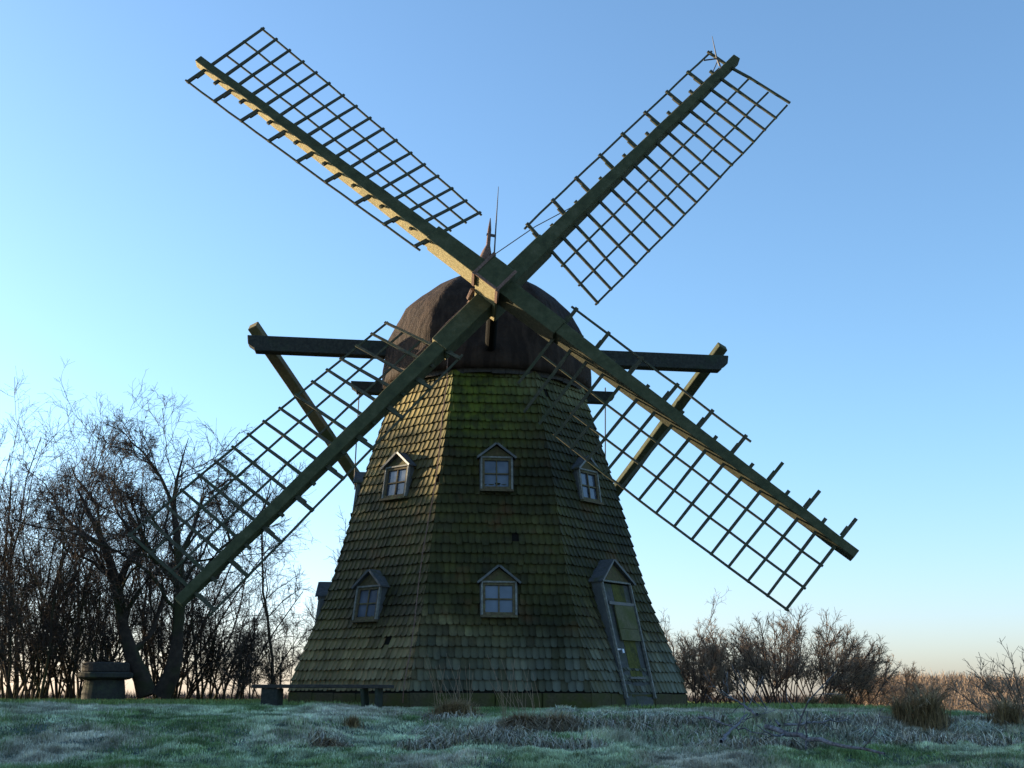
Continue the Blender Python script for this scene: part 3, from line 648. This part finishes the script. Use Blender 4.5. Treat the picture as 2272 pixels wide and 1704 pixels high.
# evergreen hedge at the left, mostly out of the picture: it shades the lawn
def leafy(name,c,sx,sy,h,n,seed,label,mat,parent=None,cat='hedge',group=None):
    rg=np.random.RandomState(seed); u=rg.randn(n,3); u/=np.linalg.norm(u,axis=1,keepdims=True); u*=(rg.rand(n,1)**.4)
    lump=1+.25*np.sin(u[:,:1]*7+seed)*np.cos(u[:,1:2]*6)
    p=np.stack([c[0]+u[:,0]*sx,c[1]+u[:,1]*sy,c[2]+h*.5+u[:,2]*h*.5],-1); p[:,2]=np.maximum(c[2]+h*.5+(u[:,2]*lump[:,0])*h*.5,c[2]+.02)
    a=rg.randn(n,3); a/=np.linalg.norm(a,axis=1,keepdims=True); b=np.cross(a,rg.randn(n,3)); b/=np.linalg.norm(b,axis=1,keepdims=True)
    s=.05+.05*rg.rand(n,1); V=np.stack([p-a*s*1.6,p+b*s*.6,p+a*s*1.6,p-b*s*.6],1).reshape(-1,3); q=np.arange(4*n).reshape(n,4)
    e=empty(name,(c[0],c[1],c[2])); tag(e,label,cat,group); link('foliage',npmesh('foliage',V,q),mat,e)
    mb=MB()
    for j in range(6):
        aa=rg.rand()*6.28; mb.tube([(c[0]+.2*math.cos(aa),c[1]+.2*math.sin(aa),c[2]-.1),(c[0]+sx*.4*math.cos(aa),c[1]+sy*.4*math.sin(aa),c[2]+h*.45),(c[0]+sx*.6*math.cos(aa),c[1]+sy*.6*math.sin(aa),c[2]+h*.8)],[.08,.05,.02],6)
    mb.build('trunk',M['bark'],e); return e
for i in range(9):
    y=9.5+i*2.2; leafy('evergreen_tree',(-16.5+.6*math.sin(i*2.1),y,float(gz(-16.5,y))),1.5,1.7,(4.8 if y<16 else 6.8)+.5*math.sin(i*1.7),18000,100+i,'dense evergreen tree of the windbreak outside the left edge',M['ever'],cat='tree',group='evergreen windbreak beside the lawn')

# ---------------------------------------------------------------- grass
def blades(n,seed,xr,yr,hfun,dens,wid,colf,droop=.5,xy=None):
    rg=np.random.RandomState(seed)
    if xy is None:
        y=yr[0]+(yr[1]-yr[0])*rg.rand(n)**1.1; x=(xr[0]+(xr[1]-xr[0])*rg.rand(n)); x=x*.46*y if abs(xr[0])<=1.2 else x
        k=rg.rand(n)<dens(x,y); x,y=x[k],y[k]
    else: x,y=xy
    n=len(x); z=gz(x,y)-.01; h=hfun(x,y,rg); a=rg.rand(n)*2*np.pi; d=np.stack([np.cos(a),np.sin(a),0*a],-1)
    lean=droop*(.3+rg.rand(n))[:,None]; base=np.stack([x,y,z],-1); hv=h[:,None]
    mid=base+d*hv*.35*lean; mid[:,2]+=h*.6; tip=base+d*hv*lean*1.2; tip[:,2]+=h*np.clip(1.05-.55*lean[:,0]**2,.15,1)
    sd=np.stack([-np.sin(a),np.cos(a),0*a],-1)*(wid*(.6+.8*rg.rand(n)))[:,None]
    V=np.stack([base-sd,base+sd,mid+sd*.8,mid-sd*.8,tip],1).reshape(-1,3); i=np.arange(n)*5
    q=np.stack([i,i+1,i+2,i+3],-1); t=np.stack([i+3,i+2,i+4],-1)
    return V,q,t,np.repeat(colf(x,y,rg,h),5,0)
def onground(px,py,h=0.,Ydef=16.):
    for Y in np.arange(8,45,.03):
        p=at(px,py,Y)
        if p[2]<=float(gz(p[0],p[1]))+h: return p
    return at(px,py,Ydef)
def inmill(x,y): return np.hypot(x-CX,y-CY)<3.35
GREEN=np.array([.14,.25,.10]); GREEN2=np.array([.2,.28,.09]); FROST=np.array([.80,.88,.62]); STRAW=np.array([.34,.26,.15]); FST=np.array([.7,.64,.56])
def colour(x,y,rg,h):
    n=len(x); f=sstep(.36,.7,.5*noise(x,y,.9,6)+.5*noise(x,y,4,7)+.10*rg.randn(n)); 
    band=1-sstep(17.3,19.5,y)*sstep(-30,-29,x); f=f*(.25+.75*band)
    f=f*(.28+.5*sstep(12.2,14.5,y))
    g=GREEN+(GREEN2-GREEN)*rg.rand(n,1); c=g*(1-f[:,None])+FROST*f[:,None]*(.7+.5*rg.rand(n,1))
    s=sstep(.56,.7,noise(x,y,.7,9)+.1*rg.randn(n)); s=np.maximum(s,.8*sstep(.09,.2,h)); fs=FST*(.4+.6*noise(x,y,2,8))[:,None]+STRAW*.4
    c=c*(1-s[:,None]*.75)+fs*s[:,None]*.75
    return c*(.7+.5*rg.rand(n,1))*(.45+1.1*noise(x,y,6,31))[:,None]
def hlawn(x,y,rg):
    n=len(x); clump=noise(x,y,3.2,3); bank=sstep(14.6,15.4,y)*(1-sstep(16.8,17.6,y))*sstep(-2.5,-.5,x)
    return (.02+.07*clump**3+.03*rg.rand(n))*(1+1.0*bank*sstep(.4,.7,noise(x,y,1.6,4)))
V,q,t,c=blades(520000,1,(-1,1),(11.8,19.5),hlawn,lambda x,y:np.where(inmill(x,y),0,1.0),.0035,colour)
tag(link('frosted_grass',npmesh('frosted_grass',V,q,t,c),M['grass']),'short grass white and blue-green with frost','grass',kind='stuff')
V2,q2,t2,c2=blades(21000,7,(-.35,1.15),(14.3,17.3),lambda x,y,rg:(.10+.17*rg.rand(len(x)))*sstep(.3,.6,noise(x,y,1.3,21))*(1-.55*sstep(16,17,y)),lambda x,y:np.where(inmill(x,y)|(noise(x,y,1.3,21)<.38),0,1.0),.0065,lambda x,y,rg,h:(FST*.45+(STRAW-FST*.3)*rg.rand(len(x),1)*.8+FROST*.3*rg.rand(len(x),1))*(.25+1.1*rg.rand(len(x),1)),1.35)
tag(link('frosted_straw',npmesh('frosted_straw',V2,q2,t2,c2),M['grass']),'long bent grass stems white with frost on the bank','grass',kind='stuff')
V,q,t,c=blades(120000,2,(-1.1,1.1),(19.5,36),lambda x,y,rg:.05+.08*rg.rand(len(x)),lambda x,y:np.where(inmill(x,y),0,1.0),.008,lambda x,y,rg,h:(GREEN2*1.0)[None]*(.7+.7*rg.rand(len(x),1))+np.array([.03,.02,.01])[None]*rg.rand(len(x),1))
tag(link('green_grass',npmesh('green_grass',V,q,t,c),M['grass']),'green unfrosted grass round the foot of the windmill and trees','grass',kind='stuff')
# frosted and straw tussocks, each its own
tuss=[(1010,1597,15.9,.42,.34,1,'straw tussock with tall stalks before the middle of the windmill'),(1095,1625,15.4,.40,.26,0,'drooping frosted tussock left of the big brown tussock'),
      (1160,1622,15.3,.38,.30,2,'brown tussock just left of the rightmost brown one below the windmill'),(1235,1625,15.3,.34,.32,2,'round brown tussock right of its brown neighbour below the windmill'),
      (960,1625,15.2,.35,.22,0,'low frosted tussock left of the straw tussock with stalks'),(782,1615,15.4,.16,.20,1,'small upright straw tuft alone left of the middle'),(1250,1582,16.3,.3,.22,0,'frosty grass hummock on the bank crest below the lower window'),
      (1440,1590,16.2,.5,.2,0,'wide frosted tussock on the bank crest below the door'),(730,1660,14.3,.25,.16,2,'low brownish tuft on the lawn left of the middle'),
      (1340,1590,16.2,.4,.2,0,'frosted tussock on the bank crest right of the hummock'),
      (1860,1572,21.5,.3,.4,1,'golden dry grass tuft in front of the right end of the bushes'),(1800,1570,21,.25,.3,1,'golden dry grass tuft in front of the big bush clump'),
      (2060,1615,18.,.34,.66,1,'tall dry reed clump right of the bushes'),(2000,1605,18.5,.18,.5,1,'shorter dry reed clump left of the tall one'),
      (1940,1640,16,.4,.28,0,'frosted grass tussock below the reed clumps'),(2160,1625,16.5,.35,.3,0,'frosty tussock near the right edge under the sparse bush'),(2235,1610,17.5,.3,.45,1,'dry grass clump at the right edge of the photo')]
for i,(px,py,Y,r,h,kind,lab) in enumerate(tuss):
    c0=onground(px,py,0,Y); rg=np.random.RandomState(200+i); n=int(1300*(r/.35)**2*(.8 if kind==1 and h>.4 else 1)); a=rg.rand(n)*6.283; q_=np.abs(rg.randn(n))*.5*r*(1+.3*np.sin(a*3+i)+.2*np.sin(a*5+2*i))
    x=c0[0]+q_*np.cos(a); y=c0[1]+q_*np.sin(a)*.7; pal={0:(FST,FROST),1:(STRAW*1.15,np.array([.28,.2,.1])),2:(STRAW*1.0,np.array([.36,.27,.17]))}[kind]
    hf=lambda x,y,rg:h*(.62 if kind==0 else .9)*(.5+.6*rg.rand(len(x)))*np.clip(1.1-(np.hypot(x-c0[0],(y-c0[1])/.7)/r)**2*.6,.2,1)
    V,q,t,c=blades(0,300+i,None,None,hf,None,(.0045 if kind==1 else .006),lambda x,y,rg,h_:(pal[0]+(pal[1]-pal[0])*rg.rand(len(x),1))*(.35+1.0*rg.rand(len(x),1)),1.25 if kind!=1 else .8,xy=(x,y))
    o=link('grass_tussock',npmesh('grass_tussock',V,q,t,c),M['grass']); tag(o,lab,'grass tuft','tufts of tall grass on the bank')
    if i in (0,2): # tall thin stalks
        mb=MB()
        for j in range(22):
            bx=c0[0]+rg.uniform(-.25,.25); by=c0[1]+rg.uniform(-.1,.1); ln=rg.uniform(.35,.75) if j%3 else rg.uniform(.7,.95); lx=rg.uniform(-.35,.15)
            b0=float(gz(bx,by)); mb.tube([(bx,by,b0),(bx+lx*.3,by,b0+ln*.55),(bx+lx*.8,by,b0+ln)],[.003,.0025,.002],3)
        mb.build('stalks',M['twig_warm'],o)
# fallen branches on the bank at the right
def fallen(pts,r,seed,lab,twigs=4):
    rg=np.random.RandomState(seed); P=np.array([onground(x,y,hh,Y) if hh<9 else at(x,y,Y) for x,y,Y,hh in [(*q_,9)[:4] if len(q_)==3 and q_[2]<0 else (*q_,.16)[:4] for q_ in pts]]); 
    P,R=rs_poly(P,np.linspace(r,r*.4,len(P)),10,.01,rg); P=P[None];R=R[None]; parts=[tubes(P,R,6)]
    P2,R2=spawn(rg,P,R,twigs,.2,.95,.6,.35,5,.15,.08,.5,.005); parts.append(tubes(P2,R2,4)); P3,R3=spawn(rg,P2,R2,3,.2,1,.6,.4,4,.2,.05,.6,.004); parts.append(tubes(P3,R3,3))
    V,q=merge(parts); o=link('fallen_branch',npmesh('fallen_branch',V,q,smooth=True),M['frosty']); tag(o,lab,'branch','fallen branches on the bank')
N=NT('frosted_bark'); M['frosty']=N.set(N.ramp(N.noise(20,4,N.geo().outputs['Position']),[(.35,(.08,.07,.07)),(.65,(.24,.24,.26))]),.85,.1)
fallen([(1700,1612,15.7),(1780,1634,15.1),(1880,1655,14.6),(1960,1672,14.2)],.035,1,'long thick fallen branch lying down the bank to the right',5)
fallen([(1680,1585,16.2),(1640,1560,16.5),(1600,1530,17.)],.02,2,'dark thin branch sticking up left above the fallen ones',4)
fallen([(1600,1645,15.1),(1640,1600,15.5),(1660,1585,15.8)],.02,3,'pair of crossed pale branches leaning up the bank',3)
fallen([(1740,1607,15.9),(1810,1602,15.9),(1880,1597,16.)],.018,4,'pale thin branch lying level along the bank crest',3)
fallen([(1550,1592,16.),(1620,1610,15.7),(1700,1630,15.2)],.016,5,'thin branch crossing under the thick one on the left',5)
fallen([(1730,1610,15.8),(1700,1570,16.2),(1675,1540,16.6)],.016,6,'thin dark branch rising behind the thick fallen branch',4)

# ---------------------------------------------------------------- far woods and brush
def brush(name,lab,n,seed,xf,hf,mat,Lr,wid,ybase):
    rg=np.random.RandomState(seed); x,y,top=xf(rg,n); p=np.stack([x,y,gz(x,y)+top*rg.rand(n)**.7],-1)
    a=rg.rand(n)*6.283; d=np.stack([np.cos(a)*.6,np.sin(a)*.6,.5+rg.rand(n)],-1); L=Lr*(.4+rg.rand(n))[:,None]
    s=np.stack([-np.sin(a),np.cos(a),0*a],-1)*wid; V=np.stack([p-s,p+s,p+d*L+s*.3,p+d*L-s*.3],1).reshape(-1,3)
    o=link(name,npmesh(name,V,np.arange(4*n).reshape(n,4)),mat); tag(o,lab,'woods',kind='stuff'); return o
def xf1(rg,n):
    y=rg.uniform(70,110,n); x=rg.uniform(.27,.52,n)*y; top=(1.7+.8*noise(x,y,.12,11)+.5*noise(x,y,.9,12))*sstep(.27,.34,x/y); return x,y,top
brush('brushwood','reddish brown bare scrub in the distance at the right edge',60000,31,xf1,None,M['twig_warm'],.5,.02,0)
def xf2(rg,n):
    y=rg.uniform(240,300,n); x=rg.uniform(.28,.6,n)*y; top=(3.4+3.0*noise(x,y,.03,13)+.9*noise(x,y,.2,14)); return x,y,top
brush('distant_woods','low line of bare woods on the horizon at the right',60000,32,xf2,None,M['twig_warm'],1.1,.07,0)
def xf3(rg,n):
    y=rg.uniform(300,360,n); x=rg.uniform(-.6,.3,n)*y; top=(1.6+.8*noise(x,y,.05,15)); return x,y,top
brush('distant_woods','low line of bare woods on the horizon behind the windmill',40000,33,xf3,None,M['twig'],1.1,.07,0)
